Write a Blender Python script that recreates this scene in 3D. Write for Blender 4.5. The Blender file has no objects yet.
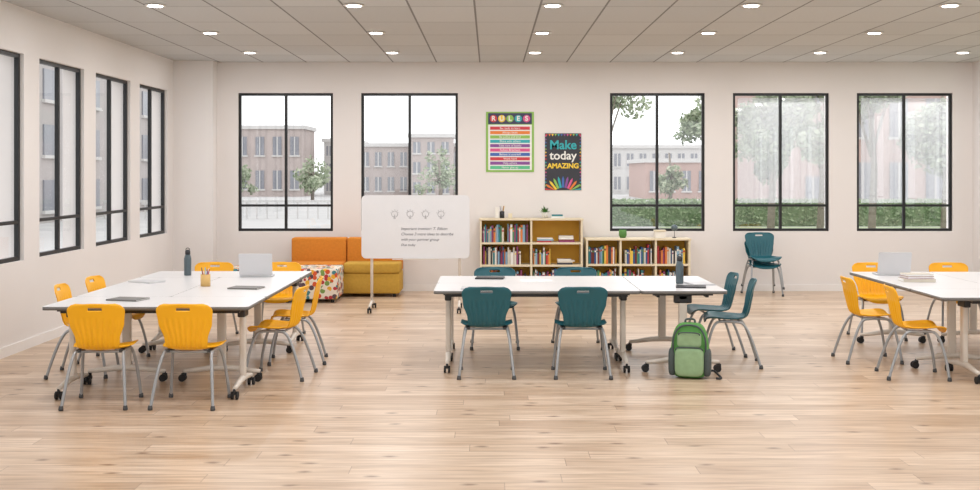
import bpy, bmesh, math, random
from mathutils import Vector, Matrix
random.seed(7)
scene = bpy.context.scene
COL = scene.collection
scene.view_settings.view_transform = 'Standard'
scene.view_settings.look = 'None'

# ------------------------------------------------------------------ materials
def lin(c):
    r = []
    for v in c[:3]:
        v = v / 255.0
        r.append(v / 12.92 if v <= 0.04045 else ((v + 0.055) / 1.055) ** 2.4)
    return (r[0], r[1], r[2], 1.0)

def mat(name, rgb, rough=0.5, metal=0.0, var=0.0, vscale=8.0, spec=0.5, emit=0.0):
    m = bpy.data.materials.new(name)
    m.use_nodes = True
    nt = m.node_tree
    b = nt.nodes['Principled BSDF']
    c = lin(rgb)
    b.inputs['Base Color'].default_value = c
    b.inputs['Roughness'].default_value = rough
    b.inputs['Metallic'].default_value = metal
    b.inputs['Specular IOR Level'].default_value = spec
    if var > 0:
        tc = nt.nodes.new('ShaderNodeTexCoord')
        n = nt.nodes.new('ShaderNodeTexNoise')
        n.inputs['Scale'].default_value = vscale
        n.inputs['Detail'].default_value = 4
        nt.links.new(tc.outputs['Object'], n.inputs['Vector'])
        r = nt.nodes.new('ShaderNodeValToRGB')
        r.color_ramp.elements[0].position = 0.3
        r.color_ramp.elements[1].position = 0.7
        r.color_ramp.elements[0].color = (c[0]*(1-var), c[1]*(1-var), c[2]*(1-var), 1)
        r.color_ramp.elements[1].color = (min(1, c[0]*(1+var)), min(1, c[1]*(1+var)), min(1, c[2]*(1+var)), 1)
        nt.links.new(n.outputs['Fac'], r.inputs['Fac'])
        nt.links.new(r.outputs['Color'], b.inputs['Base Color'])
    if emit > 0:
        b.inputs['Emission Color'].default_value = c
        b.inputs['Emission Strength'].default_value = emit
    return m

class NT:
    def __init__(s, m):
        s.nt = m.node_tree
        s.b = s.nt.nodes['Principled BSDF']
    def new(s, t, **kw):
        n = s.nt.nodes.new(t)
        for k, v in kw.items():
            setattr(n, k, v)
        return n
    def link(s, a, b):
        s.nt.links.new(a, b)
    def math(s, op, a, b=None, c=None):
        n = s.nt.nodes.new('ShaderNodeMath')
        n.operation = op
        for i, v in enumerate((a, b, c)):
            if v is None: continue
            if isinstance(v, (int, float)): n.inputs[i].default_value = v
            else: s.nt.links.new(v, n.inputs[i])
        return n.outputs[0]
    def mix(s, f, a, b, blend='MIX'):
        n = s.nt.nodes.new('ShaderNodeMix')
        n.data_type = 'RGBA'
        n.blend_type = blend
        for idx, v in ((0, f), (6, a), (7, b)):
            if isinstance(v, (int, float)): n.inputs[idx].default_value = v
            elif isinstance(v, tuple): n.inputs[idx].default_value = v
            else: s.nt.links.new(v, n.inputs[idx])
        return n.outputs[2]

def floor_material():
    m = mat('oak_plank_floor', (205, 180, 156), 0.38)
    t = NT(m)
    tc = t.new('ShaderNodeTexCoord'); sp = t.new('ShaderNodeSeparateXYZ')
    t.link(tc.outputs['Object'], sp.inputs[0])
    X, Y = sp.outputs[0], sp.outputs[1]
    PW, PL = 0.19, 2.1
    yr = t.math('DIVIDE', Y, PW); row = t.math('FLOOR', yr)
    w1 = t.new('ShaderNodeTexWhiteNoise', noise_dimensions='1D'); t.link(row, w1.inputs['W'])
    xo = t.math('ADD', t.math('DIVIDE', X, PL), t.math('MULTIPLY', w1.outputs['Value'], 7.3))
    col = t.math('FLOOR', xo)
    cv = t.new('ShaderNodeCombineXYZ'); t.link(row, cv.inputs[0]); t.link(col, cv.inputs[1])
    w2 = t.new('ShaderNodeTexWhiteNoise', noise_dimensions='2D'); t.link(cv.outputs[0], w2.inputs['Vector'])
    pid = w2.outputs['Value']
    r = t.new('ShaderNodeValToRGB')
    e = r.color_ramp.elements
    e[0].position = 0.0; e[0].color = lin((200, 175, 150))
    e[1].position = 1.0; e[1].color = lin((224, 203, 181))
    x = r.color_ramp.elements.new(0.5); x.color = lin((214, 191, 167))
    t.link(pid, r.inputs['Fac'])
    # grain
    gv = t.new('ShaderNodeCombineXYZ')
    t.link(t.math('ADD', t.math('MULTIPLY', X, 1.3), t.math('MULTIPLY', pid, 91.0)), gv.inputs[0])
    t.link(t.math('MULTIPLY', Y, 17.0), gv.inputs[1])
    n = t.new('ShaderNodeTexNoise'); n.inputs['Scale'].default_value = 1.6
    n.inputs['Detail'].default_value = 6; n.inputs['Distortion'].default_value = 0.6
    t.link(gv.outputs[0], n.inputs['Vector'])
    gr = t.new('ShaderNodeValToRGB')
    gr.color_ramp.elements[0].position = 0.3; gr.color_ramp.elements[0].color = (0.64, 0.57, 0.51, 1)
    gr.color_ramp.elements[1].position = 0.62; gr.color_ramp.elements[1].color = (1, 1, 1, 1)
    t.link(n.outputs['Fac'], gr.inputs['Fac'])
    c1 = t.mix(0.85, r.outputs['Color'], gr.outputs['Color'], 'MULTIPLY')
    # broad tonal patches
    bv = t.new('ShaderNodeCombineXYZ')
    t.link(t.math('ADD', t.math('MULTIPLY', X, 0.9), t.math('MULTIPLY', pid, 37.0)), bv.inputs[0])
    t.link(t.math('MULTIPLY', Y, 4.0), bv.inputs[1])
    bn = t.new('ShaderNodeTexNoise'); bn.inputs['Scale'].default_value = 1.2; bn.inputs['Detail'].default_value = 3
    t.link(bv.outputs[0], bn.inputs['Vector'])
    br = t.new('ShaderNodeValToRGB')
    br.color_ramp.elements[0].position = 0.35; br.color_ramp.elements[0].color = (0.84, 0.78, 0.72, 1)
    br.color_ramp.elements[1].position = 0.6; br.color_ramp.elements[1].color = (1, 1, 1, 1)
    t.link(bn.outputs['Fac'], br.inputs['Fac'])
    c1 = t.mix(0.8, c1, br.outputs['Color'], 'MULTIPLY')
    # knots
    kv = t.new('ShaderNodeCombineXYZ'); t.link(X, kv.inputs[0]); t.link(t.math('MULTIPLY', Y, 1.9), kv.inputs[1])
    kn = t.new('ShaderNodeTexNoise'); kn.inputs['Scale'].default_value = 9
    t.link(kv.outputs[0], kn.inputs['Vector'])
    kd = t.mix(0.05, kv.outputs[0], kn.outputs['Color'])
    v = t.new('ShaderNodeTexVoronoi'); v.inputs['Scale'].default_value = 2.0; v.voronoi_dimensions = '2D'
    t.link(kd, v.inputs['Vector'])
    vs = t.new('ShaderNodeSeparateColor'); t.link(v.outputs['Color'], vs.inputs[0])
    near = t.new('ShaderNodeMapRange'); near.inputs[1].default_value = 0.02; near.inputs[2].default_value = 0.12
    near.inputs[3].default_value = 1; near.inputs[4].default_value = 0
    t.link(v.outputs['Distance'], near.inputs[0])
    kf = t.math('MULTIPLY', near.outputs[0], t.math('GREATER_THAN', vs.outputs[0], 0.55))
    c2 = t.mix(t.math('MULTIPLY', kf, 0.8), c1, lin((110, 78, 54)))
    # seams
    fy = t.math('FRACT', yr); fx = t.math('FRACT', xo)
    s1 = t.math('LESS_THAN', fy, 0.035); s2 = t.math('LESS_THAN', fx, 0.0025)
    sm = t.math('MAXIMUM', s1, s2)
    c3 = t.mix(t.math('MULTIPLY', sm, 0.5), c2, lin((116, 88, 66)))
    t.link(c3, t.b.inputs['Base Color'])
    t.b.inputs['Roughness'].default_value = 0.31
    return m

def ceiling_material():
    m = mat('acoustic_ceiling_tile', (190, 190, 188), 0.95, spec=0.1)
    t = NT(m)
    tc = t.new('ShaderNodeTexCoord'); sp = t.new('ShaderNodeSeparateXYZ')
    t.link(tc.outputs['Object'], sp.inputs[0])
    xa = t.math('ADD', t.math('DIVIDE', sp.outputs[0], 0.655), 100.25)
    ya = t.math('ADD', t.math('DIVIDE', sp.outputs[1], 1.22), 0.3)
    fx = t.math('FRACT', xa); fy = t.math('FRACT', ya)
    lx = t.math('LESS_THAN', fx, 0.032)
    ly = t.math('MULTIPLY', t.math('LESS_THAN', fy, 0.022), 0.6)
    ln = t.math('MAXIMUM', lx, ly)
    cv = t.new('ShaderNodeCombineXYZ'); t.link(t.math('FLOOR', xa), cv.inputs[0]); t.link(t.math('FLOOR', ya), cv.inputs[1])
    w = t.new('ShaderNodeTexWhiteNoise', noise_dimensions='2D'); t.link(cv.outputs[0], w.inputs['Vector'])
    n = t.new('ShaderNodeTexNoise'); n.inputs['Scale'].default_value = 30; n.inputs['Detail'].default_value = 5
    t.link(tc.outputs['Object'], n.inputs['Vector'])
    f = t.math('ADD', t.math('MULTIPLY', w.outputs['Value'], 0.5), t.math('MULTIPLY', n.outputs['Fac'], 0.5))
    base = t.mix(f, lin((190, 191, 190)), lin((206, 207, 206)))
    c = t.mix(ln, base, lin((134, 133, 131)))
    t.link(c, t.b.inputs['Base Color'])
    return m

def confetti_material():
    m = mat('confetti_fabric', (230, 220, 200), 0.85, spec=0.2)
    t = NT(m)
    tc = t.new('ShaderNodeTexCoord')
    v = t.new('ShaderNodeTexVoronoi'); v.inputs['Scale'].default_value = 17
    t.link(tc.outputs['Object'], v.inputs['Vector'])
    sp = t.new('ShaderNodeSeparateColor'); t.link(v.outputs['Color'], sp.inputs[0])
    r = t.new('ShaderNodeValToRGB'); r.color_ramp.interpolation = 'CONSTANT'
    cols = [(206, 90, 56), (226, 214, 200), (90, 70, 80), (228, 172, 60), (70, 130, 140), (100, 84, 90), (180, 64, 70), (120, 150, 80)]
    for i, c in enumerate(cols):
        if i < 2: e = r.color_ramp.elements[i]; e.position = i / 8
        else: e = r.color_ramp.elements.new(i / 8)
        e.color = lin(c)
    t.link(sp.outputs[0], r.inputs['Fac'])
    f = t.math('GREATER_THAN', v.outputs['Distance'], 0.58)
    c = t.mix(f, r.outputs['Color'], lin((228, 218, 204)))
    t.link(c, t.b.inputs['Base Color'])
    return m

def veil_material(name, rgb, opacity, gloss=0.0):
    m = bpy.data.materials.new(name); m.use_nodes = True
    nt = m.node_tree; nt.nodes.clear()
    o = nt.nodes.new('ShaderNodeOutputMaterial'); tr = nt.nodes.new('ShaderNodeBsdfTransparent')
    if gloss: d = nt.nodes.new('ShaderNodeBsdfGlossy'); d.inputs['Roughness'].default_value = 0.02
    else: d = nt.nodes.new('ShaderNodeBsdfTranslucent')
    d.inputs['Color'].default_value = lin(rgb)
    mx = nt.nodes.new('ShaderNodeMixShader'); mx.inputs[0].default_value = opacity
    nt.links.new(tr.outputs[0], mx.inputs[1]); nt.links.new(d.outputs[0], mx.inputs[2])
    nt.links.new(mx.outputs[0], o.inputs[0])
    return m

M = dict(
    wall=mat('wall_paint', (229, 225, 223), 0.9, var=0.01, vscale=2, spec=0.2),
    trim=mat('trim_paint', (234, 231, 229), 0.6, var=0.01),
    frame=mat('black_window_frame', (20, 21, 24), 0.45, var=0.1),
    floor=floor_material(), ceil=ceiling_material(),
    yellow=mat('yellow_polypropylene', (250, 182, 14), 0.42, var=0.02, vscale=3),
    teal=mat('teal_polypropylene', (22, 90, 102), 0.42, var=0.03, vscale=3),
    steel=mat('silver_powdercoat', (160, 163, 166), 0.35, 0.35, var=0.03),
    glide=mat('grey_glide', (70, 72, 74), 0.6, var=0.05),
    top=mat('white_laminate', (222, 221, 222), 0.3, var=0.01),
    edge=mat('table_edge_band', (112, 110, 108), 0.5, var=0.03),
    black=mat('black_steel', (26, 27, 30), 0.45, var=0.1),
    rubber=mat('caster_rubber', (20, 20, 22), 0.6, var=0.1),
    leg=mat('warm_white_powdercoat', (216, 208, 198), 0.4, var=0.02),
    board=mat('dry_erase_surface', (224, 225, 228), 0.15, var=0.005),
    ink=mat('marker_ink', (96, 98, 112), 0.7, var=0.05),
    orange=mat('orange_upholstery', (206, 130, 50), 0.85, var=0.06, vscale=30, spec=0.2),
    ochre=mat('ochre_upholstery', (192, 152, 66), 0.85, var=0.06, vscale=30, spec=0.2),
    confetti=confetti_material(),
    maple=mat('pale_maple', (224, 212, 184), 0.5, var=0.04, vscale=5),
    shelfback=mat('ochre_shelf_back', (220, 166, 50), 0.6, var=0.03),
    glass=veil_material('window_glass', (255, 255, 255), 0.04, 1),
    screen=veil_material('solar_screen_fabric', (228, 228, 230), 0.27),
    laptop=mat('silver_aluminium', (208, 209, 212), 0.35, 0.3, var=0.01),
    dark=mat('dark_plastic', (40, 42, 46), 0.5, var=0.1),
    paper=mat('paper', (240, 240, 240), 0.8, var=0.01),
    lampglass=mat('lamp_diffuser', (255, 252, 246), 0.5, emit=9.0, var=0.0),
    lamptrim=mat('lamp_trim', (225, 222, 216), 0.5, var=0.01),
    leaf=mat('potted_leaf', (78, 128, 60), 0.6, var=0.2),
    pot=mat('glazed_pot', (232, 228, 220), 0.4, var=0.02),
    bgreen=mat('green_nylon', (84, 146, 72), 0.75, var=0.08, vscale=20),
    blight=mat('pale_green_nylon', (142, 172, 132), 0.75, var=0.08, vscale=20),
    bgrey=mat('grey_nylon', (76, 86, 86), 0.8, var=0.08, vscale=20),
    bottle=mat('slate_bottle', (84, 98, 104), 0.3, 0.3, var=0.03),
    wood=mat('pencil_wood', (214, 176, 110), 0.6, var=0.05),
)
PAL = [(180, 50, 55), (232, 232, 228), (44, 88, 140), (228, 192, 80), (80, 134, 94), (60, 60, 70), (212, 122, 62), (130, 166, 190),
       (140, 66, 106), (205, 198, 184), (40, 124, 134), (120, 48, 46), (220, 216, 206)]
BOOKM = [mat('book_cover_%d' % i, c, 0.6, var=0.04) for i, c in enumerate(PAL)]

# ------------------------------------------------------------------ mesh builder
class B:
    def __init__(s):
        s.bm = bmesh.new(); s.mats = []
    def mi(s, m):
        if m not in s.mats: s.mats.append(m)
        return s.mats.index(m)
    def _tag(s, faces, m, smooth=False):
        i = s.mi(m)
        for f in faces:
            f.material_index = i; f.smooth = smooth
    def box(s, x0, x1, y0, y1, z0, z1, m, bevel=0.0, seg=2, rot=None):
        r = bmesh.ops.create_cube(s.bm, size=1.0)
        vs = r['verts']
        for v in vs:
            v.co = Vector(((x0+x1)/2 + v.co.x*(x1-x0), (y0+y1)/2 + v.co.y*(y1-y0), (z0+z1)/2 + v.co.z*(z1-z0)))
        fs = list({f for v in vs for f in v.link_faces})
        if bevel > 0:
            es = list({e for v in vs for e in v.link_edges})
            r2 = bmesh.ops.bevel(s.bm, geom=es, offset=bevel, segments=seg, affect='EDGES', profile=0.5)
            fs = list(set([f for f in fs if f.is_valid] + r2['faces']))
            allv = {v for f in fs for v in f.verts}
            fs = list({f for v in allv for f in v.link_faces})
            vs = list(allv)
        if rot is not None:
            c = Vector(((x0+x1)/2, (y0+y1)/2, (z0+z1)/2))
            for v in vs: v.co = c + rot @ (v.co - c)
        s._tag(fs, m, bevel > 0.012)
        return vs
    def slab(s, cx, cy, w, d, z0, z1, r, m, medge=None, seg=6):
        pts = []
        for (sx, sy, a0) in ((1, 1, 0), (-1, 1, 90), (-1, -1, 180), (1, -1, 270)):
            for k in range(seg+1):
                a = math.radians(a0 + 90*k/seg)
                pts.append((cx + sx*(w/2-r) + r*math.cos(a), cy + sy*(d/2-r) + r*math.sin(a)))
        lo = [s.bm.verts.new((p[0], p[1], z0)) for p in pts]
        hi = [s.bm.verts.new((p[0], p[1], z1)) for p in pts]
        f1 = s.bm.faces.new(hi); f2 = s.bm.faces.new(lo[::-1])
        s._tag([f1, f2], m)
        n = len(pts); sd = []
        for i in range(n):
            sd.append(s.bm.faces.new((lo[i], lo[(i+1) % n], hi[(i+1) % n], hi[i])))
        s._tag(sd, medge or m, True)
        return lo + hi
    def tube(s, pts, r, m, seg=10, cap=True, sx=1.0):
        pts = [Vector(p) for p in pts]
        n = len(pts); rings = []
        T = []
        for i in range(n):
            a = pts[max(0, i-1)]; b = pts[min(n-1, i+1)]
            T.append((b-a).normalized())
        up = Vector((0, 0, 1)) if abs(T[0].z) < 0.9 else Vector((1, 0, 0))
        N = (up - T[0]*up.dot(T[0])).normalized()
        for i in range(n):
            N = (N - T[i]*N.dot(T[i])).normalized()
            Bn = T[i].cross(N)
            rr = r[i] if isinstance(r, (list, tuple)) else r
            rings.append([s.bm.verts.new(pts[i] + N*math.cos(2*math.pi*k/seg)*rr*sx + Bn*math.sin(2*math.pi*k/seg)*rr) for k in range(seg)])
        fs = []
        for i in range(n-1):
            for k in range(seg):
                fs.append(s.bm.faces.new((rings[i][k], rings[i][(k+1) % seg], rings[i+1][(k+1) % seg], rings[i+1][k])))
        s._tag(fs, m, True)
        if cap:
            s._tag([s.bm.faces.new(rings[0][::-1]), s.bm.faces.new(rings[-1])], m)
    def lathe(s, prof, c, m, seg=20):
        rings = []
        for (r, z) in prof:
            rings.append([s.bm.verts.new((c[0]+r*math.cos(2*math.pi*k/seg), c[1]+r*math.sin(2*math.pi*k/seg), c[2]+z)) for k in range(seg)])
        fs = []
        for i in range(len(rings)-1):
            for k in range(seg):
                fs.append(s.bm.faces.new((rings[i][k], rings[i][(k+1) % seg], rings[i+1][(k+1) % seg], rings[i+1][k])))
        s._tag(fs, m, True)
        s._tag([s.bm.faces.new(rings[0][::-1]), s.bm.faces.new(rings[-1])], m)
    def sbox(s, c, size, m, e=0.35, e2=None, nu=32, nv=18, fn=None):
        e2 = e2 or e
        def sp(v, p): return math.copysign(abs(v)**p, v)
        rings = []
        for j in range(1, nv):
            ph = -math.pi/2 + math.pi*j/nv
            rg = []
            for i in range(nu):
                th = 2*math.pi*i/nu
                p = Vector((sp(math.cos(ph), e)*sp(math.cos(th), e2)*size[0]/2, sp(math.cos(ph), e)*sp(math.sin(th), e2)*size[1]/2, sp(math.sin(ph), e)*size[2]/2))
                if fn: p = fn(p)
                rg.append(s.bm.verts.new(p + Vector(c)))
            rings.append(rg)
        pb = Vector((0, 0, -size[2]/2)); pt = Vector((0, 0, size[2]/2))
        if fn: pb = fn(pb); pt = fn(pt)
        b = s.bm.verts.new(pb + Vector(c)); t = s.bm.verts.new(pt + Vector(c))
        fs = []
        for j in range(len(rings)-1):
            for i in range(nu):
                fs.append(s.bm.faces.new((rings[j][i], rings[j][(i+1) % nu], rings[j+1][(i+1) % nu], rings[j+1][i])))
        for i in range(nu):
            fs.append(s.bm.faces.new((b, rings[0][(i+1) % nu], rings[0][i])))
            fs.append(s.bm.faces.new((t, rings[-1][i], rings[-1][(i+1) % nu])))
        s._tag(fs, m, True)
    def mesh(s, name):
        me = bpy.data.meshes.new(name)
        s.bm.to_mesh(me); s.bm.free()
        for m in s.mats: me.materials.append(m)
        return me
    def obj(s, name, parent=None, loc=(0, 0, 0), rz=0.0):
        return place(s.mesh(name), name, parent, loc, rz)

def place(me, name, parent=None, loc=(0, 0, 0), rz=0.0):
    o = bpy.data.objects.new(name, me)
    COL.objects.link(o)
    o.location = loc; o.rotation_euler = (0, 0, rz)
    if parent: o.parent = parent
    return o

def empty(name, loc=(0, 0, 0), rz=0.0):
    o = bpy.data.objects.new(name, None)
    o.empty_display_size = 0.1
    COL.objects.link(o); o.location = loc; o.rotation_euler = (0, 0, rz)
    return o

def smooth_path(P, n=6):
    P = [Vector(p) for p in P]; out = []
    Q = [P[0]] + P + [P[-1]]
    for i in range(1, len(Q)-2):
        for k in range(n):
            t = k/n
            a, b, c, d = Q[i-1], Q[i], Q[i+1], Q[i+2]
            out.append(0.5*((2*b) + (c-a)*t + (2*a-5*b+4*c-d)*t*t + (3*b-a-3*c+d)*t**3))
    out.append(P[-1])
    return out

# ------------------------------------------------------------------ room
XL, XR, YB, YF, H = -4.72, 7.95, 17.85, -3.0, 3.46
b = B(); b.box(XL-0.3, XR+0.3, YF, YB+0.3, -0.12, 0, M['floor']); b.obj('floor')
b = B(); b.box(XL-0.3, XR+0.3, YF, YB+0.3, H, H+0.2, M['ceil']); b.obj('ceiling')
ZB, ZT = 0.905, 2.995
bw = [(-3.81, -2.375), (-1.95, -0.485), (1.815, 3.25), (3.675, 5.13), (5.55, 7.0)]
lw = [(12.36 + 1.77*k, 12.36 + 1.77*k + 1.36) for k in range(-6, 3)]

def wall(name, axis, a0, a1, t0, t1, holes):
    b = B()
    def bx(u0, u1, z0, z1):
        if axis == 'x': b.box(u0, u1, t0, t1, z0, z1, M['wall'])
        else: b.box(t0, t1, u0, u1, z0, z1, M['wall'])
    u = a0
    for (h0, h1) in holes:
        bx(u, h0, 0, H); bx(h0, h1, 0, ZB); bx(h0, h1, ZT, H); u = h1
    bx(u, a1, 0, H)
    b.obj(name)
wall('wall_back', 'x', XL-0.25, XR+0.25, YB, YB+0.25, bw)
wall('wall_left', 'y', YF, YB, XL-0.25, XL, lw)
rw = [(12.38 + 1.77*k, 12.38 + 1.77*k + 1.38) for k in range(-7, 3)]  # window openings out of view, added to let in daylight
wall('wall_right', 'y', YF, YB, XR, XR+0.25, rw)
b = B(); b.box(XL, -4.13, 17.59, YB, 0, H, M['wall']); b.obj('wall_column_left')
b = B(); b.box(7.30, XR, 17.59, YB, 0, H, M['wall']); b.obj('wall_column_right')
b = B(); b.box(-4.13, 7.30, YB-0.015, YB, 0, 0.1, M['trim']); b.obj('baseboard_back')
b = B(); b.box(XL, XL+0.015, YF, 17.59, 0, 0.1, M['trim']); b.obj('baseboard_left')
b = B(); b.box(XR-0.015, XR, YF, 17.59, 0, 0.1, M['trim']); b.obj('baseboard_right')

wn = 0
def window(axis, u0, u1, t, out, screen):
    """frame at depth t in the wall, out=+1/-1 outward direction"""
    global wn
    wn += 1
    par = empty('window_%d' % wn)
    b = B(); fw, fd = 0.040, 0.045
    def bx(a0, a1, z0, z1, m, d=fd, off=0.0):
        p0, p1 = sorted((t + out*off, t + out*(off + d)))
        if axis == 'x': b.box(a0, a1, p0, p1, z0, z1, m)
        else: b.box(p0, p1, a0, a1, z0, z1, m)
    bx(u0, u0+fw, ZB, ZT, M['frame']); bx(u1-fw, u1, ZB, ZT, M['frame'])
    bx(u0+fw, u1-fw, ZB, ZB+fw, M['frame']); bx(u0+fw, u1-fw, ZT-fw, ZT, M['frame'])
    mid = (u0+u1)/2
    bx(mid-0.020, mid+0.020, ZB+fw, ZT-fw, M['frame'])
    bx(u0+fw, mid-0.020, 1.275, 1.31, M['frame']); bx(mid+0.020, u1-fw, 1.275, 1.31, M['frame'])
    b.obj('frame', par)
    b = B(); bx(u0+fw, u1-fw, ZB+fw, ZT-fw, M['glass'], 0.004, 0.035); b.obj('glass_pane', par)
    if screen:
        b = B(); bx(u0+fw+0.05, u1-fw-0.0, 1.33, ZT-fw-0.03, M['screen'], 0.002, 0.065); b.obj('solar_screen', par)
for i, (a, c) in enumerate(bw): window('x', a, c, YB+0.03, 1, i >= 3)
for (a, c) in lw: window('y', a, c, XL-0.04, -1, False)
for (a, c) in rw: window('y', a, c, XR+0.05, 1, False)

# downlights
dl = B()
seg = 28
dl.lathe([(0.105, -0.004), (0.105, -0.012), (0.085, -0.014)], (0, 0, 0), M['lamptrim'], seg)
dl.lathe([(0.075, -0.016), (0.07, -0.02)], (0, 0, 0), M['lampglass'], seg)
dlm = dl.mesh('downlight')
for j in range(-4, 3):
    for k in range(6):
        x = -3.32 + 1.97*k; y = 14.0 + 2.3*j
        o = place(dlm, 'ceiling_downlight', None, (x, y, H))
        L = bpy.data.lights.new('lamp', 'AREA'); L.shape = 'DISK'; L.size = 0.14; L.energy = 17.3
        L.color = (1.0, 0.98, 0.972)
        lo = bpy.data.objects.new('lamp', L); COL.objects.link(lo); lo.parent = o; lo.location = (0, 0, -0.03)

# ------------------------------------------------------------------ chair
def chair_shell(m):
    prof = [(0.225, 0.405), (0.222, 0.425), (0.20, 0.442), (0.15, 0.448), (0.05, 0.440), (-0.06, 0.436), (-0.13, 0.444), (-0.168, 0.470),
            (-0.186, 0.52), (-0.198, 0.58), (-0.212, 0.65), (-0.232, 0.73), (-0.256, 0.80)]
    P = smooth_path([(0, p[0], p[1]) for p in prof], 6)
    ln = [0]
    for i in range(1, len(P)): ln.append(ln[-1] + (P[i]-P[i-1]).length)
    tot = ln[-1]
    NV, NU = 66, 48
    def at(s):
        for i in range(1, len(P)):
            if ln[i] >= s - 1e-9:
                f = (s-ln[i-1])/(ln[i]-ln[i-1]); return P[i-1].lerp(P[i], f)
        return P[-1]
    keyw = [(0, 0.205), (0.10, 0.228), (0.28, 0.232), (0.38, 0.215), (0.46, 0.168), (0.52, 0.158), (0.62, 0.168), (0.80, 0.208), (0.92, 0.218), (1.0, 0.205)]
    def wd(t):
        for i in range(1, len(keyw)):
            if t <= keyw[i][0]:
                a, c = keyw[i-1], keyw[i]; f = (t-a[0])/(c[0]-a[0]); f = f*f*(3-2*f)
                return a[1] + (c[1]-a[1])*f
        return keyw[-1][1]
    b = B(); g = []
    R = 0.055
    for j in range(NV+1):
        s = tot*j/NV; t = s/tot; c = at(s)
        w = wd(t)
        for dd in (s, tot - s):
            if dd < R:
                q = 1 - dd/R; w = w - R + R*math.sqrt(max(0, 1-q*q))
        row = []
        for i in range(NU+1):
            u = -1 + 2*i/NU
            x = u*w
            back = max(0, min(1, (t-0.45)/0.12)); seat = 1 - back
            dz = seat*(0.016*(u**4) - 0.010*(1-u*u))
            dy = back*(0.035*(u*u))
            rib = 0.0
            if 0.47 < t < 0.86 and abs(u) < 0.86:
                env = min(1, (t-0.47)/0.06, (0.86-t)/0.06)
                rib = 0.0055*env*math.cos(u*math.pi*9)
            row.append(b.bm.verts.new((x, c.y + dy + rib, c.z + dz)))
        g.append(row)
    fs = []
    for j in range(NV):
        for i in range(NU):
            vs = (g[j][i], g[j][i+1], g[j+1][i+1], g[j+1][i])
            cx = sum(v.co.x for v in vs)/4; cz = sum(v.co.z for v in vs)/4; cy = sum(v.co.y for v in vs)/4
            if cy < -0.2 and abs(cz-0.752) < 0.012 and abs(cx) < 0.056 - max(0, abs(cz-0.752)-0.006)*1.5: continue
            fs.append(b.bm.faces.new(vs))
    b._tag(fs, m, True)
    loose = [v for v in b.bm.verts if not v.link_faces]
    for v in loose: b.bm.verts.remove(v)
    bmesh.ops.recalc_face_normals(b.bm, faces=b.bm.faces)
    r = bmesh.ops.solidify(b.bm, geom=list(b.bm.faces), thickness=0.008)
    for f in b.bm.faces: f.smooth = True
    return b.mesh('seat_shell')

def chair_frame():
    b = B()
    for sx in (-1, 1):
        P = [(0.236*sx, 0.235, 0.012), (0.222*sx, 0.215, 0.16), (0.205*sx, 0.175, 0.32), (0.188*sx, 0.13, 0.405), (0.18*sx, 0.06, 0.42),
             (0.18*sx, -0.05, 0.418), (0.185*sx, -0.115, 0.40), (0.203*sx, -0.17, 0.31), (0.222*sx, -0.225, 0.16), (0.238*sx, -0.27, 0.012)]
        b.tube(smooth_path(P, 5), 0.0125, M['steel'], 10)
        for (fx, fy) in ((0.236*sx, 0.236), (0.239*sx, -0.272)):
            b.lathe([(0.018, 0), (0.019, 0.012), (0.015, 0.035)], (fx, fy, 0), M['glide'], 12)
        b.box(0.165*sx-0.02, 0.165*sx+0.02, -0.09, 0.10, 0.41, 0.430, M['glide'])
    for y in (0.09, -0.08):
        b.tube([(-0.18, y, 0.415), (0.18, y, 0.415)], 0.010, M['steel'], 8)
    return b.mesh('leg_frame')
SH_Y, SH_T, FR = chair_shell(M['yellow']), chair_shell(M['teal']), chair_frame()

def chair(x, y, deg, teal=False, name='classroom_chair'):
    e = empty(name, (x, y, 0), math.radians(deg))
    place(SH_T if teal else SH_Y, 'seat_shell', e)
    place(FR, 'leg_frame', e)
    return e

# ------------------------------------------------------------------ table (long axis local x)
def table(cx, cy, L, deg=0, inset=0.12, W=0.757, inset2=None):
    inset2 = inset2 if inset2 is not None else inset
    e = empty('folding_table', (cx, cy, 0), math.radians(deg))
    b = B(); b.slab(0, 0, L-0.004, W, 0.712, 0.740, 0.035, M['top'], M['edge']); b.obj('tabletop', e)
    b = B()
    xa, xb = -L/2+inset, L/2-inset2
    b.box(xa-0.03, xb+0.03, -0.035, 0.035, 0.655, 0.70, M['black'], 0.004)
    for y in (-0.22, 0.22): b.box(xa-0.02, xb+0.02, y-0.012, y+0.012, 0.672, 0.712, M['black'])
    for x in (xa, xb):
        b.box(x-0.035, x+0.035, -0.27, 0.27, 0.69, 0.712, M['black'], 0.004)
        b.box(x-0.03, x+0.03, -0.08, 0.08, 0.62, 0.695, M['black'], 0.01)
    b.obj('under_frame', e)
    b = B()
    for x in (xa, xb):
        b.box(x-0.024, x+0.024, -0.038, 0.038, 0.10, 0.68, M['leg'], 0.014, 3)
        P = [(x, -0.33, 0.088), (x, -0.26, 0.094), (x, -0.1, 0.115), (x, 0, 0.12), (x, 0.1, 0.115), (x, 0.26, 0.094), (x, 0.33, 0.088)]
        b.tube(P, [0.016, 0.02, 0.026, 0.03, 0.026, 0.02, 0.016], M['leg'], 12)
    b.obj('leg_columns', e)
    b = B()
    for x in (xa, xb):
        for y in (-0.325, 0.325):
            b.tube([(x, y, 0.045), (x, y, 0.085)], 0.011, M['black'], 8)
            b.box(x-0.008, x+0.008, y-0.022, y+0.022, 0.04, 0.072, M['black'], 0.004)
            for s in (-1, 1):
                b.tube([(x+s*0.010, y+0.012, 0.032), (x+s*0.028, y+0.012, 0.032)], 0.032, M['rubber'], 16)
    b.obj('casters', e)

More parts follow.
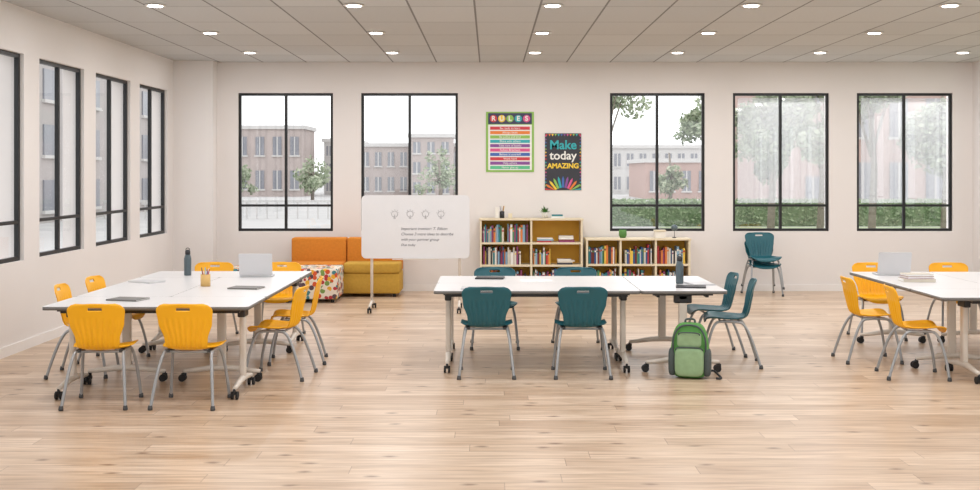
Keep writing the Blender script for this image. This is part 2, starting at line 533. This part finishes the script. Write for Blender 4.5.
# left cluster
table(-2.715, 9.65, 1.63, 0)
table(-2.715-0.408, 10.945, 1.83, 90, W=0.812)
table(-2.715+0.408, 10.945, 1.83, 90, W=0.812)
table(-2.715, 12.24, 1.63, 0)
chair(-3.01, 9.18, 3); chair(-2.32, 9.18, -2)
chair(-3.60, 10.50, -86); chair(-3.58, 11.28, -94)
chair(-1.86, 10.40, 84); chair(-1.84, 11.22, 96)
chair(-3.06, 12.86, 178); chair(-2.30, 12.86, 182)
# centre cluster
table(0.42, 10.89, 1.85, 0); table(0.42, 11.65, 1.85, 0)
table(1.735, 11.27, 1.52, 90, W=0.77)
chair(-0.03, 10.50, 0, True); chair(0.81, 10.50, 0, True)
chair(0.05, 12.16, 180, True); chair(0.90, 12.16, 180, True)
chair(2.24, 11.05, 82, True); chair(2.20, 11.68, 92, True)
# right cluster
table(4.66, 10.33, 1.70, 0, inset=0.34, inset2=0.2)
table(4.235, 11.625, 1.83, 90, W=0.846)
table(5.085, 11.625, 1.83, 90, W=0.846)
chair(3.74, 10.40, -96); chair(3.62, 11.28, -90)
chair(5.05, 12.80, 180); chair(4.20, 12.80, 178)
# stacked pair by the wall
e = empty('stacked_chairs', (3.99, 17.28, 0), math.radians(182))
for k in range(2):
    s = place(SH_T, 'seat_shell', e, (0, 0.03*k, 0.105*k)); f = place(FR, 'leg_frame', e, (0, 0.03*k, 0.105*k))

# ------------------------------------------------------------------ whiteboard
def text(body, size, loc, m, parent, align='CENTER', ext=0.0005, bold=0.0, shear=0.0):
    c = bpy.data.curves.new('lettering', 'FONT'); c.body = body; c.size = size; c.align_x = align; c.align_y = 'CENTER'
    c.extrude = ext; c.offset = bold; c.shear = shear
    c.materials.append(m)
    o = bpy.data.objects.new('lettering', c); COL.objects.link(o)
    o.location = loc; o.rotation_euler = (math.pi/2, 0, 0); o.parent = parent
    return o
e = empty('mobile_whiteboard', (-0.965, 15.3, 0))
b = B()
def vslab(b, cx, cz, w, h, y0, y1, r, m, medge=None):
    vs = b.slab(cx, cz, w, h, 0, 1, r, m, medge)
    for v in vs:
        x, zz, t = v.co; v.co = Vector((x, y0 + (1-t)*(y1-y0), zz))
vslab(b, 0, 1.09, 1.40, 0.82, -0.015, 0.015, 0.06, M['board'], M['steel'])
bo = b.obj('board_panel', e)
b = B()
for x in (-0.57, 0.57):
    b.tube([(x, 0.03, 0.09), (x, 0.03, 1.38)], 0.018, M['leg'], 12)
    P = smooth_path([(x, -0.29, 0.075), (x, -0.15, 0.10), (x, 0.03, 0.12), (x, 0.2, 0.10), (x, 0.33, 0.075)], 4)
    b.tube(P, 0.017, M['leg'], 10)
    for y in (-0.29, 0.33):
        b.tube([(x, y, 0.04), (x, y, 0.08)], 0.01, M['black'], 8)
        for s in (-1, 1): b.tube([(x+s*0.008, y+0.01, 0.032), (x+s*0.026, y+0.01, 0.032)], 0.032, M['rubber'], 14)
b.tube([(-0.57, 0.03, 0.75), (0.57, 0.03, 0.75)], 0.014, M['leg'], 10)
b.box(-0.3, 0.3, -0.06, -0.015, 0.665, 0.675, M['leg'], 0.003)
b.obj('stand', e)
b = B()
for i in range(4):
    cx = -0.27 + i*0.20
    ring = [(cx+0.04*math.cos(a*math.pi/8), -0.017, 1.255+0.04*math.sin(a*math.pi/8)) for a in range(17)]
    b.tube(ring, 0.0018, M['ink'], 5)
    b.tube([(cx-0.014, -0.017, 1.20), (cx+0.014, -0.017, 1.20)], 0.002, M['ink'], 5)
    b.tube([(cx, -0.017, 1.21), (cx, -0.017, 1.245)], 0.002, M['ink'], 5)
    for k in range(5):
        a = math.pi*(0.1+0.2*k); b.tube([(cx+0.05*math.cos(a), -0.017, 1.255+0.05*math.sin(a)), (cx+0.06*math.cos(a), -0.017, 1.255+0.06*math.sin(a))], 0.0015, M['ink'], 4)
b.obj('marker_drawings', e)
text('Important inventor: T. Edison', 0.050, (-0.19, -0.0165, 1.065), M['ink'], e, 'LEFT', shear=0.3)
text('Choose 3 more ideas to describe', 0.050, (-0.19, -0.0165, 0.995), M['ink'], e, 'LEFT', shear=0.3)
text('with your partner group', 0.050, (-0.19, -0.0165, 0.925), M['ink'], e, 'LEFT', shear=0.3)
text('Due today', 0.044, (-0.19, -0.0165, 0.855), M['ink'], e, 'LEFT', shear=0.3)

# ------------------------------------------------------------------ lounge
b = B()
b.box(-2.93, -1.30, 16.97, 17.66, 0.05, 0.34, M['ochre'], 0.02)
b.box(-2.93, -2.12, 16.95, 17.42, 0.34, 0.49, M['orange'], 0.03, 3)
b.box(-2.11, -1.30, 16.95, 17.42, 0.34, 0.49, M['ochre'], 0.03, 3)
b.box(-2.93, -2.12, 17.40, 17.67, 0.34, 0.83, M['orange'], 0.03, 3)
b.box(-2.11, -1.30, 17.40, 17.67, 0.34, 0.83, M['orange'], 0.03, 3)
for x in (-2.85, -1.38):
    for y in (17.04, 17.58): b.tube([(x, y, 0), (x, y, 0.06)], 0.025, M['black'], 12)
b.obj('modular_sofa')
b = B()
b.box(-3.62, -2.87, 16.2, 16.93, 0.05, 0.47, M['confetti'], 0.025, 3)
b.box(-2.86, -2.10, 16.2, 16.93, 0.05, 0.47, M['confetti'], 0.025, 3)
for x in (-3.55, -2.94, -2.8, -2.17):
    for y in (16.28, 16.85): b.tube([(x, y, 0), (x, y, 0.06)], 0.025, M['black'], 12)
b.obj('patterned_ottoman')

# ------------------------------------------------------------------ bookcases
def bookcase(x0, x1, ztop, levels, cols):
    y0, y1, t = 17.42, 17.80, 0.028
    b = B(); mp = M['maple']
    b.box(x0, x0+t, y0, y1, 0, ztop, mp, 0.002); b.box(x1-t, x1, y0, y1, 0, ztop, mp, 0.002)
    b.box(x0-0.01, x1+0.01, y0-0.01, y1, ztop, ztop+t, mp, 0.002)
    b.box(x0+t, x1-t, y1-0.012, y1, 0.06, ztop, M['shelfback'])
    b.box(x0+t, x1-t, y0+0.03, y0+0.05, 0, 0.06, mp)
    for z in levels: b.box(x0+t, x1-t, y0+0.005, y1-0.012, z-t, z, mp)
    for c in cols: b.box(c-t/2, c+t/2, y0+0.002, y1-0.012, levels[0], ztop, mp)
    b.obj('bookcase')
bookcase(-0.15, 1.37, 1.085, [0.09, 0.43, 0.76], [0.61])
bookcase(1.42, 2.96, 0.79, [0.09, 0.44], [1.93, 2.45])
b = B()
def books(x0, x1, z, hmax, lo=0.6, hi=0.95):
    x = x0
    while x < x1 - 0.01:
        w = random.uniform(0.012, 0.034)
        if x + w > x1: break
        h = hmax*random.uniform(lo, hi); d = random.uniform(0.16, 0.24)
        yf = 17.46 + random.uniform(0, 0.04)
        m = random.choice(BOOKM)
        b.box(x, x+w-0.0015, yf, yf+d, z, z+h, m)
        if random.random() < 0.5: b.box(x+0.001, x+w-0.0025, yf-0.001, yf, z+h*0.75, z+h*0.85, random.choice(BOOKM))
        x += w
    return x
def flat(x, z, n):
    zz = z
    for i in range(n):
        h = random.uniform(0.015, 0.03); w = random.uniform(0.2, 0.26)
        b.box(x, x+w, 17.46, 17.62, zz, zz+h-0.001, random.choice(BOOKM)); zz += h
books(-0.11, 0.22, 0.76, 0.29); books(0.26, 0.58, 0.76, 0.30, 0.7)
books(-0.11, 0.46, 0.43, 0.29); books(-0.11, 0.55, 0.09, 0.29)
flat(0.70, 0.76, 3); flat(1.02, 0.76, 4)
books(0.64, 0.90, 0.43, 0.27); flat(1.0, 0.43, 4); books(0.64, 1.2, 0.09, 0.29)
books(1.46, 1.90, 0.44, 0.31, 0.65, 0.9); books(2.0, 2.42, 0.44, 0.31, 0.6, 0.95); books(2.48, 2.90, 0.44, 0.31, 0.6, 0.9)
books(1.46, 1.88, 0.09, 0.29); books(1.96, 2.30, 0.09, 0.29); books(2.48, 2.86, 0.09, 0.29)
b.obj('shelf_books')

def leafy(b, c, R, n, m, size=0.03):
    for _ in range(n):
        a = random.uniform(0, 6.28); el = random.uniform(0.1, 1.4)
        d = Vector((math.cos(a)*math.cos(el), math.sin(a)*math.cos(el), math.sin(el)))
        p = Vector(c) + d*R*random.uniform(0.5, 1)
        s = d.cross(Vector((0, 0, 1))).normalized()*size*0.5
        v = [b.bm.verts.new(q) for q in (Vector(c)+d*0.01, p*0.6+Vector(c)*0.4+s, p+d*size*0.6, p*0.6+Vector(c)*0.4-s)]
        b._tag([b.bm.faces.new(v)], m)
zt = 1.1135
b = B(); b.lathe([(0.04, 0), (0.055, 0.09), (0.05, 0.09), (0.045, 0.08)], (0.82, 17.6, zt), M['pot']); leafy(b, (0.82, 17.6, zt+0.07), 0.11, 50, M['leaf']); b.obj('potted_plant')
b = B(); b.box(0.90, 1.10, 17.5, 17.6, zt, zt+0.03, BOOKM[1]); b.box(0.92, 1.08, 17.5, 17.6, zt+0.031, zt+0.055, BOOKM[10]); b.obj('stacked_books')
b = B(); b.lathe([(0.035, 0), (0.035, 0.1)], (0.18, 17.6, zt), M['dark'])
for i in range(7):
    a = i*0.9; b.tube([(0.18+0.015*math.cos(a), 17.6+0.015*math.sin(a), zt+0.09), (0.18+0.035*math.cos(a), 17.6+0.035*math.sin(a), zt+0.18)], 0.004, random.choice(BOOKM), 6)
b.obj('pencil_cup')
b = B(); b.box(0.08, 0.13, 17.55, 17.65, zt, zt+0.16, M['pot'], 0.005); b.box(0.27, 0.33, 17.55, 17.62, zt, zt+0.07, M['maple'], 0.004); b.obj('desk_organizer')
zt = 0.8185
b = B(); b.lathe([(0.04, 0), (0.06, 0.04), (0.055, 0.12), (0.05, 0.12), (0.05, 0.11)], (1.98, 17.6, zt), M['leaf']); b.obj('ceramic_vase')
b = B(); b.box(2.45, 2.60, 17.5, 17.62, zt, zt+0.10, M['pot'], 0.004); b.box(2.44, 2.61, 17.49, 17.63, zt+0.10, zt+0.12, M['maple'], 0.004); b.obj('storage_box')
b = B(); b.tube([(2.75, 17.6, zt+0.0), (2.75, 17.6, zt+0.13)], 0.004, M['black'], 6)
b.lathe([(0.03, 0), (0.03, 0.01)], (2.75, 17.6, zt), M['black'], 12)
b.sbox((2.75, 17.6, zt+0.15), (0.1, 0.1, 0.1), M['bottle'], 1.0, 1.0, 16, 10); b.obj('desk_globe')

# ------------------------------------------------------------------ posters
pm = {k: mat('poster_'+k, c, 0.6, var=0.01) for k, c in dict(green=(88, 186, 140), white=(232, 232, 228), navy=(60, 60, 90), charcoal=(52, 54, 62),
      red=(200, 60, 70), orange=(224, 126, 56), yellow=(236, 200, 66), teal=(50, 168, 176), blue=(70, 106, 176), purple=(134, 80, 150), pink=(212, 90, 142), lime=(140, 186, 90)).items()}
e = empty('rules_poster', (0.3025, 17.845, 2.255))
b = B(); b.box(-0.3625, 0.3625, -0.004, 0, -0.455, 0.455, pm['lime']); b.box(-0.33, 0.33, -0.006, -0.004, -0.425, 0.26, pm['white'])
b.box(-0.33, 0.33, -0.006, -0.004, 0.27, 0.435, pm['navy'])
cs = ['red', 'orange', 'lime', 'teal', 'purple', 'pink', 'blue', 'red', 'purple', 'green']
for i, c in enumerate(cs):
    z = 0.205 - i*0.066; b.box(-0.30, 0.30, -0.008, -0.006, z-0.022, z+0.026, pm[c])
for i, c in enumerate(['red', 'yellow', 'lime', 'teal', 'pink']):
    cx = -0.25 + i*0.125
    vs = [b.bm.verts.new((cx+0.055*math.cos(a*math.pi/12), -0.008, 0.352+0.055*math.sin(a*math.pi/12))) for a in range(24)]
    b._tag([b.bm.faces.new(vs)], pm[c])
b.obj('printed_sheet', e)
for i, ch in enumerate('RULES'): text(ch, 0.10, (-0.25+i*0.125, -0.009, 0.352), pm['white'], e, bold=0.003)
rl = ['Be ready to learn', 'Always listen', 'Be polite and kind', 'Share with others', 'Take care of books', 'Follow directions', 'Believe in yourself', 'Work hard', 'Help others', 'Never give up']
for i, s in enumerate(rl): text(s, 0.044, (0, -0.009, 0.207-i*0.066), pm['white'], e)
e = empty('amazing_poster', (1.105, 17.845, 1.955))
b = B(); b.box(-0.275, 0.275, -0.004, 0, -0.43, 0.43, pm['charcoal'])
ks = ['red', 'orange', 'yellow', 'lime', 'teal', 'blue', 'purple', 'pink', 'orange', 'lime', 'teal']
def quad(b, pts, m): b._tag([b.bm.faces.new([b.bm.verts.new((p[0], -0.006, p[1])) for p in pts])], m)
for i, c in enumerate(ks):
    a = math.radians(-62 + i*12.4); d = Vector((math.sin(a), math.cos(a))); n = Vector((d.y, -d.x))*0.017
    o = Vector((0, -0.56)); p0 = o + d*0.17; p1 = o + d*0.30; p2 = o + d*0.345
    def cl(p): return (max(-0.27, min(0.27, p.x)), max(-0.425, p.y))
    if abs(p1.x) < 0.30: quad(b, [cl(p0+n), cl(p0-n), cl(p1-n), cl(p2), cl(p1+n)], pm[c])
for i in range(12):
    x = -0.25 + i*0.0455; quad(b, [(x-0.018, 0.42), (x+0.018, 0.42), (x, 0.385)], pm[ks[i % 11]])
for sx in (-1, 1):
    for i in range(16):
        z = -0.36 + i*0.05; quad(b, [(sx*0.27, z-0.015), (sx*0.27, z+0.015), (sx*0.245, z)], pm[ks[(i+3) % 11]])
b.obj('printed_sheet', e)
text('Make', 0.19, (0, -0.006, 0.25), pm['teal'], e, bold=0.004)
text('today', 0.18, (0, -0.006, 0.09), pm['white'], e, bold=0.003)
text('AMAZING', 0.105, (0, -0.006, -0.065), pm['yellow'], e, bold=0.004)

# ------------------------------------------------------------------ table props
TZ = 0.741
def laptop(x, y, deg):
    e = empty('laptop', (x, y, TZ), math.radians(deg))   # screen back faces -y local
    b = B(); b.slab(0, 0.11, 0.33, 0.23, 0.0, 0.014, 0.012, M['laptop'])
    b.box(-0.14, 0.14, 0.10, 0.2, 0.014, 0.0155, M['dark']); b.box(-0.05, 0.05, 0.02+0.01, 0.085, 0.014, 0.0148, M['laptop']); b.obj('keyboard_base', e)
    b = B(); vs = b.slab(0, 0.115, 0.33, 0.23, -0.004, 0.004, 0.012, M['laptop'])
    o = b.obj('screen_lid', e); o.location = (0, -0.004, 0.016); o.rotation_euler = (math.radians(104), 0, 0)
    b = B(); b.box(-0.15, 0.15, 0.015, 0.215, -0.006, -0.0045, M['dark']); o2 = b.obj('display', e); o2.location = o.location; o2.rotation_euler = o.rotation_euler
laptop(-2.36, 11.9, 4)
laptop(4.14, 12.1, -4)
def bottle(x, y, m):
    b = B(); b.lathe([(0.034, 0), (0.037, 0.01), (0.037, 0.17), (0.03, 0.2), (0.022, 0.215)], (0, 0, 0), m)
    b.lathe([(0.026, 0.215), (0.026, 0.25), (0.018, 0.262)], (0, 0, 0), M['dark'])
    b.tube([(0.02 * math.cos(a*math.pi/6), 0, 0.262 + 0.018*math.sin(a*math.pi/6)) for a in range(7)], 0.004, M['dark'], 6)
    b.obj('water_bottle', None, (x, y, TZ))
bottle(-3.10, 12.1, M['bottle']); bottle(1.80, 11.2, M['bottle'])
b = B(); b.lathe([(0.045, 0), (0.045, 0.11), (0.04, 0.11), (0.04, 0.02)], (0, 0, 0), M['wood'])
for i in range(9):
    a = i*0.7; b.tube([(0.015*math.cos(a), 0.015*math.sin(a), 0.02), (0.036*math.cos(a), 0.036*math.sin(a), 0.16+0.02*math.sin(i*3))], 0.004, BOOKM[i % 12], 6)
b.obj('pencil_cup', None, (-2.64, 10.95, TZ))
def notebook(x, y, deg, m, w=0.21, d=0.28, h=0.012, name='notebook'):
    b = B(); b.box(-w/2, w/2, -d/2, d/2, 0, 0.003, m); b.box(-w/2+0.004, w/2-0.003, -d/2+0.004, d/2-0.004, 0.003, h-0.003, M['paper'])
    b.box(-w/2, w/2, -d/2, d/2, h-0.003, h, m); b.box(-w/2-0.002, -w/2+0.003, -d/2, d/2, 0, h, m)
    b.obj(name, None, (x, y, TZ), math.radians(deg))
def sheet(x, y, deg):
    b = B(); b.box(-0.15, 0.15, -0.108, 0.108, 0, 0.002, M['paper']); b.obj('paper_sheet', None, (x, y, TZ), math.radians(deg))
notebook(-3.0, 9.78, 75, M['edge']); notebook(-3.3, 11.35, 60, M['laptop'])
notebook(-2.22, 10.75, 80, M['edge'])
notebook(-0.12, 10.72, 88, M['laptop']); notebook(0.85, 10.75, 85, M['laptop']); sheet(0.45, 11.5, 5)
notebook(0.0, 11.75, 85, M['dark'])
notebook(1.85, 10.86, 80, M['dark'], 0.2, 0.27); notebook(1.98, 11.15, 10, M['laptop'])
notebook(4.14, 11.45, 85, BOOKM[9], 0.22, 0.3, 0.03, 'textbook')
b = B(); zz = 0.031
for m in (BOOKM[8], BOOKM[9]):
    b.box(-0.13, 0.13, -0.1, 0.1, zz, zz+0.003, m); b.box(-0.125, 0.126, -0.096, 0.096, zz+0.003, zz+0.019, M['paper']); b.box(-0.13, 0.13, -0.1, 0.1, zz+0.019, zz+0.022, m); zz += 0.0225
b.obj('stacked_books', None, (4.14, 11.45, TZ), math.radians(4))

# ------------------------------------------------------------------ backpack
e = empty('backpack', (1.75, 10.33, 0), math.radians(-14))
def taper(p):
    k = 1 - 0.22*max(0, (p.z+0.05)/0.28)**1.5
    return Vector((p.x*k, p.y*k, p.z))
b = B()
b.sbox((0, 0.02, 0.24), (0.34, 0.20, 0.48), M['bgreen'], 0.45, 0.55, 40, 24, taper)
b.sbox((0, -0.075, 0.15), (0.25, 0.11, 0.25), M['blight'], 0.4, 0.5, 32, 18)
b.sbox((0, -0.075, 0.34), (0.21, 0.06, 0.13), M['blight'], 0.4, 0.5, 32, 18)
for sx in (-1, 1): b.sbox((sx*0.15, 0.0, 0.14), (0.07, 0.16, 0.24), M['bgrey'], 0.5, 0.6, 24, 14)
b.obj('bag_body', e)
b = B()
b.tube(smooth_path([(-0.04, 0.03, 0.46), (-0.035, 0.03, 0.505), (0.035, 0.03, 0.505), (0.04, 0.03, 0.46)], 5), 0.009, M['bgrey'], 8)
for z, w in ((0.275, 0.115), (0.405, 0.09)):
    b.tube(smooth_path([(-w, -0.085, z-0.03), (-w*0.8, -0.112, z), (w*0.8, -0.112, z), (w, -0.085, z-0.03)], 5), 0.006, M['bgrey'], 6)
b.tube(smooth_path([(-0.14, -0.06, 0.2), (-0.135, -0.075, 0.36), (-0.07, -0.06, 0.455), (0.07, -0.06, 0.455), (0.135, -0.075, 0.36), (0.14, -0.06, 0.2)], 6), 0.008, M['bgrey'], 6)
for sx in (-1, 1):
    b.tube(smooth_path([(sx*0.06, 0.10, 0.44), (sx*0.09, 0.17, 0.36), (sx*0.12, 0.19, 0.2), (sx*0.13, 0.13, 0.06)], 6), 0.012, M['bgrey'], 8, sx=2.0)
b.tube(smooth_path([(0.15, 0.06, 0.05), (0.20, 0.05, 0.06), (0.25, 0.0, 0.03), (0.27, -0.04, 0.013), (0.23, -0.06, 0.013)], 6), 0.01, M['dark'], 8)
b.obj('straps', e)

# ------------------------------------------------------------------ exterior
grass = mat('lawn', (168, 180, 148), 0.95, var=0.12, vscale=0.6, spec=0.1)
pave = mat('pavement', (196, 195, 194), 0.9, var=0.06, vscale=0.5, spec=0.1)
brick = mat('hazy_brick', (188, 162, 154), 0.9, var=0.05, vscale=1.0, spec=0.1)  # building colours from here are paled: haze and overexposure painted in
brick2 = mat('hazy_tan_brick', (184, 172, 168), 0.9, var=0.05, vscale=1.0, spec=0.1)
stone = mat('hazy_pale_stone', (206, 204, 202), 0.9, var=0.03, vscale=1.0, spec=0.1)
facade = mat('hazy_grey_facade', (182, 176, 174), 0.9, var=0.04, vscale=1.0, spec=0.1)
winm = mat('hazy_facade_window', (138, 140, 148), 0.3, var=0.08, vscale=0.7)
bark = mat('bark', (140, 130, 120), 0.9, var=0.15)
overexposed_foliage = [mat('overexposed_foliage_%d' % i, c, 0.9, spec=0.1, var=0.1, vscale=1.0) for i, c in enumerate([(164, 174, 150), (144, 158, 130), (182, 190, 166)])]  # leaf greens paled, overexposure put into the base colour
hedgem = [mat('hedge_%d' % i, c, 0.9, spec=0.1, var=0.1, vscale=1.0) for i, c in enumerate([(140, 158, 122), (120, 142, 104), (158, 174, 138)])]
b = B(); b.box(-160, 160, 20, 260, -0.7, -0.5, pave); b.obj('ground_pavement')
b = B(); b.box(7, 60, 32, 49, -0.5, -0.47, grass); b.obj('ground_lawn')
b = B(); b.box(-160, -5.2, -40, 20, -0.7, -0.5, pave); b.box(8.4, 160, -40, 20, -0.7, -0.5, grass); b.obj('ground_yard')  # out-of-view ground beside the room, added to bounce light

def building(name, x0, x1, y0, y1, z1, m, face, nx, nz, cap=stone, ww=0.5, wh=0.55, z0=-0.5):
    b = B(); b.box(x0, x1, y0, y1, z0, z1, m); b.box(x0-0.2, x1+0.2, y0-0.2, y1+0.2, z1, z1+0.35, cap)
    hh = (z1-z0)/nz
    for j in range(nz):
        zc = z0 + hh*(j+0.5)
        for i in range(nx):
            if face == '-y':
                w = (x1-x0)/nx; c = x0 + w*(i+0.5)
                b.box(c-w*ww/2, c+w*ww/2, y0-0.08, y0, zc-hh*wh/2, zc+hh*wh/2, winm)
                b.box(c-w*ww/2-0.1, c+w*ww/2+0.1, y0-0.14, y0, zc-hh*wh/2-0.14, zc-hh*wh/2, cap)
                b.box(c-0.05, c+0.05, y0-0.12, y0-0.08, zc-hh*wh/2, zc+hh*wh/2, cap)
            else:
                w = (y1-y0)/nx; c = y0 + w*(i+0.5)
                xs = x1 if face == '+x' else x0
                sgn = 1 if face == '+x' else -1
                p, q = sorted((xs, xs+sgn*0.08))
                b.box(p, q, c-w*ww/2, c+w*ww/2, zc-hh*wh/2, zc+hh*wh/2, winm)
                p, q = sorted((xs, xs+sgn*0.16))
                b.box(p, q, c-w*ww/2-0.1, c+w*ww/2+0.1, zc-hh*wh/2-0.15, zc-hh*wh/2, cap)
    b.obj(name)
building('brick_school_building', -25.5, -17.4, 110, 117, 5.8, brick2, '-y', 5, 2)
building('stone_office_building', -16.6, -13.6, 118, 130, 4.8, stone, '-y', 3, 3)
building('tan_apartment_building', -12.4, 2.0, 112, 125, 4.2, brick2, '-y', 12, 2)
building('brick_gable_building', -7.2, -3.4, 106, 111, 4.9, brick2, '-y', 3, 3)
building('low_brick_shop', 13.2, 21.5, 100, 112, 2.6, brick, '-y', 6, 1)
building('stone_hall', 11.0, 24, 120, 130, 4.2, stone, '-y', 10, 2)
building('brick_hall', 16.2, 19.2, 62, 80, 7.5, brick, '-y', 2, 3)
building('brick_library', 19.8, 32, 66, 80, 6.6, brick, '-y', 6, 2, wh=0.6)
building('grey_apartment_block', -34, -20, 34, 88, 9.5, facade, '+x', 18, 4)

def tree(x, y, h, R, n, cz, z0=-0.5, ls=1.0):
    b = B()
    b.tube([(x, y, z0), (x+0.1, y, z0+h*0.3), (x-0.05, y, z0+h*0.6)], [0.14, 0.11, 0.06], bark, 8)
    for i in range(6):
        a = i*1.05; b.tube([(x, y, z0+h*0.35), (x+R*0.6*math.cos(a), y+R*0.6*math.sin(a), cz+R*0.3*math.sin(i*2.0))], [0.05, 0.015], bark, 6)
    cl = [(Vector((random.gauss(0, R*0.42), random.gauss(0, R*0.42), random.gauss(0, R*0.38))), random.uniform(0.25, 0.5)*R) for _ in range(18)]
    for _ in range(n):
        c, r = random.choice(cl)
        d = Vector((random.gauss(0, 1), random.gauss(0, 1), random.gauss(0, 1))).normalized()*r*random.uniform(0.4, 1)
        p = Vector((x, y, cz)) + c + d
        u = Vector((random.gauss(0, 1), random.gauss(0, 1), random.gauss(0, 1))).normalized(); w = u.orthogonal().normalized(); s = random.uniform(0.07, 0.15)*ls
        f = b.bm.faces.new([b.bm.verts.new(q) for q in (p+u*s, p+w*s*0.6, p-u*s, p-w*s*0.6)])
        b._tag([f], random.choice(overexposed_foliage))
    b.obj('leafy_tree')
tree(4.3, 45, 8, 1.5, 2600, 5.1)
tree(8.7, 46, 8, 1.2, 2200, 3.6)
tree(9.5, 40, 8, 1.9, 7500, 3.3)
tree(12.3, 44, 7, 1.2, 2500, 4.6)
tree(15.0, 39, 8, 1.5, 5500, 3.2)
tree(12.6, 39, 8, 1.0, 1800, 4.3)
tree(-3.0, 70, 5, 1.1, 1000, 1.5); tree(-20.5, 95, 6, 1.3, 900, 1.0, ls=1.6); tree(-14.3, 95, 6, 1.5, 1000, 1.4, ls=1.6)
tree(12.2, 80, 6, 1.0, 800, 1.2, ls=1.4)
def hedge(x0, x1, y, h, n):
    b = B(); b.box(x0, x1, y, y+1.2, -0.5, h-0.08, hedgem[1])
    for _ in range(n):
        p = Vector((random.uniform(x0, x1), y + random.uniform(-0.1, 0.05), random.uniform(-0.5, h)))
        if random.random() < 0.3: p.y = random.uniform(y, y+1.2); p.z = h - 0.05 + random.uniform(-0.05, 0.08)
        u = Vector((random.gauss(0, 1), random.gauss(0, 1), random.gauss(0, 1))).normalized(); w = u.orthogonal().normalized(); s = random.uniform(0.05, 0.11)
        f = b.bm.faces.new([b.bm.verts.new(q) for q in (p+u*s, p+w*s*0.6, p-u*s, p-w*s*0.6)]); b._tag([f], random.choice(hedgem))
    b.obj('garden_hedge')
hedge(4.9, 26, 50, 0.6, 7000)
# railing seen through the left back windows
b = B(); b.box(-19, 0.5, 58, 58.2, 0.30, 0.42, stone)
for i in range(39): b.box(-19+i*0.5, -18.94+i*0.5, 58.05, 58.12, -0.5, 0.3, stone)
b.obj('park_railing')

# ------------------------------------------------------------------ world + camera
w = bpy.data.worlds.new('sky'); scene.world = w; w.use_nodes = True
bg = w.node_tree.nodes['Background']; bg.inputs[0].default_value = (0.97, 0.985, 1.0, 1); bg.inputs[1].default_value = 1.75
cam = bpy.data.cameras.new('camera'); co = bpy.data.objects.new('camera', cam); COL.objects.link(co)
co.location = (0, 0, 1.8); co.rotation_euler = (math.pi/2, 0, 0)
cam.sensor_width = 36; cam.lens = 1180/980*36; cam.shift_y = -(245-172)/980
cam.clip_end = 500
scene.camera = co
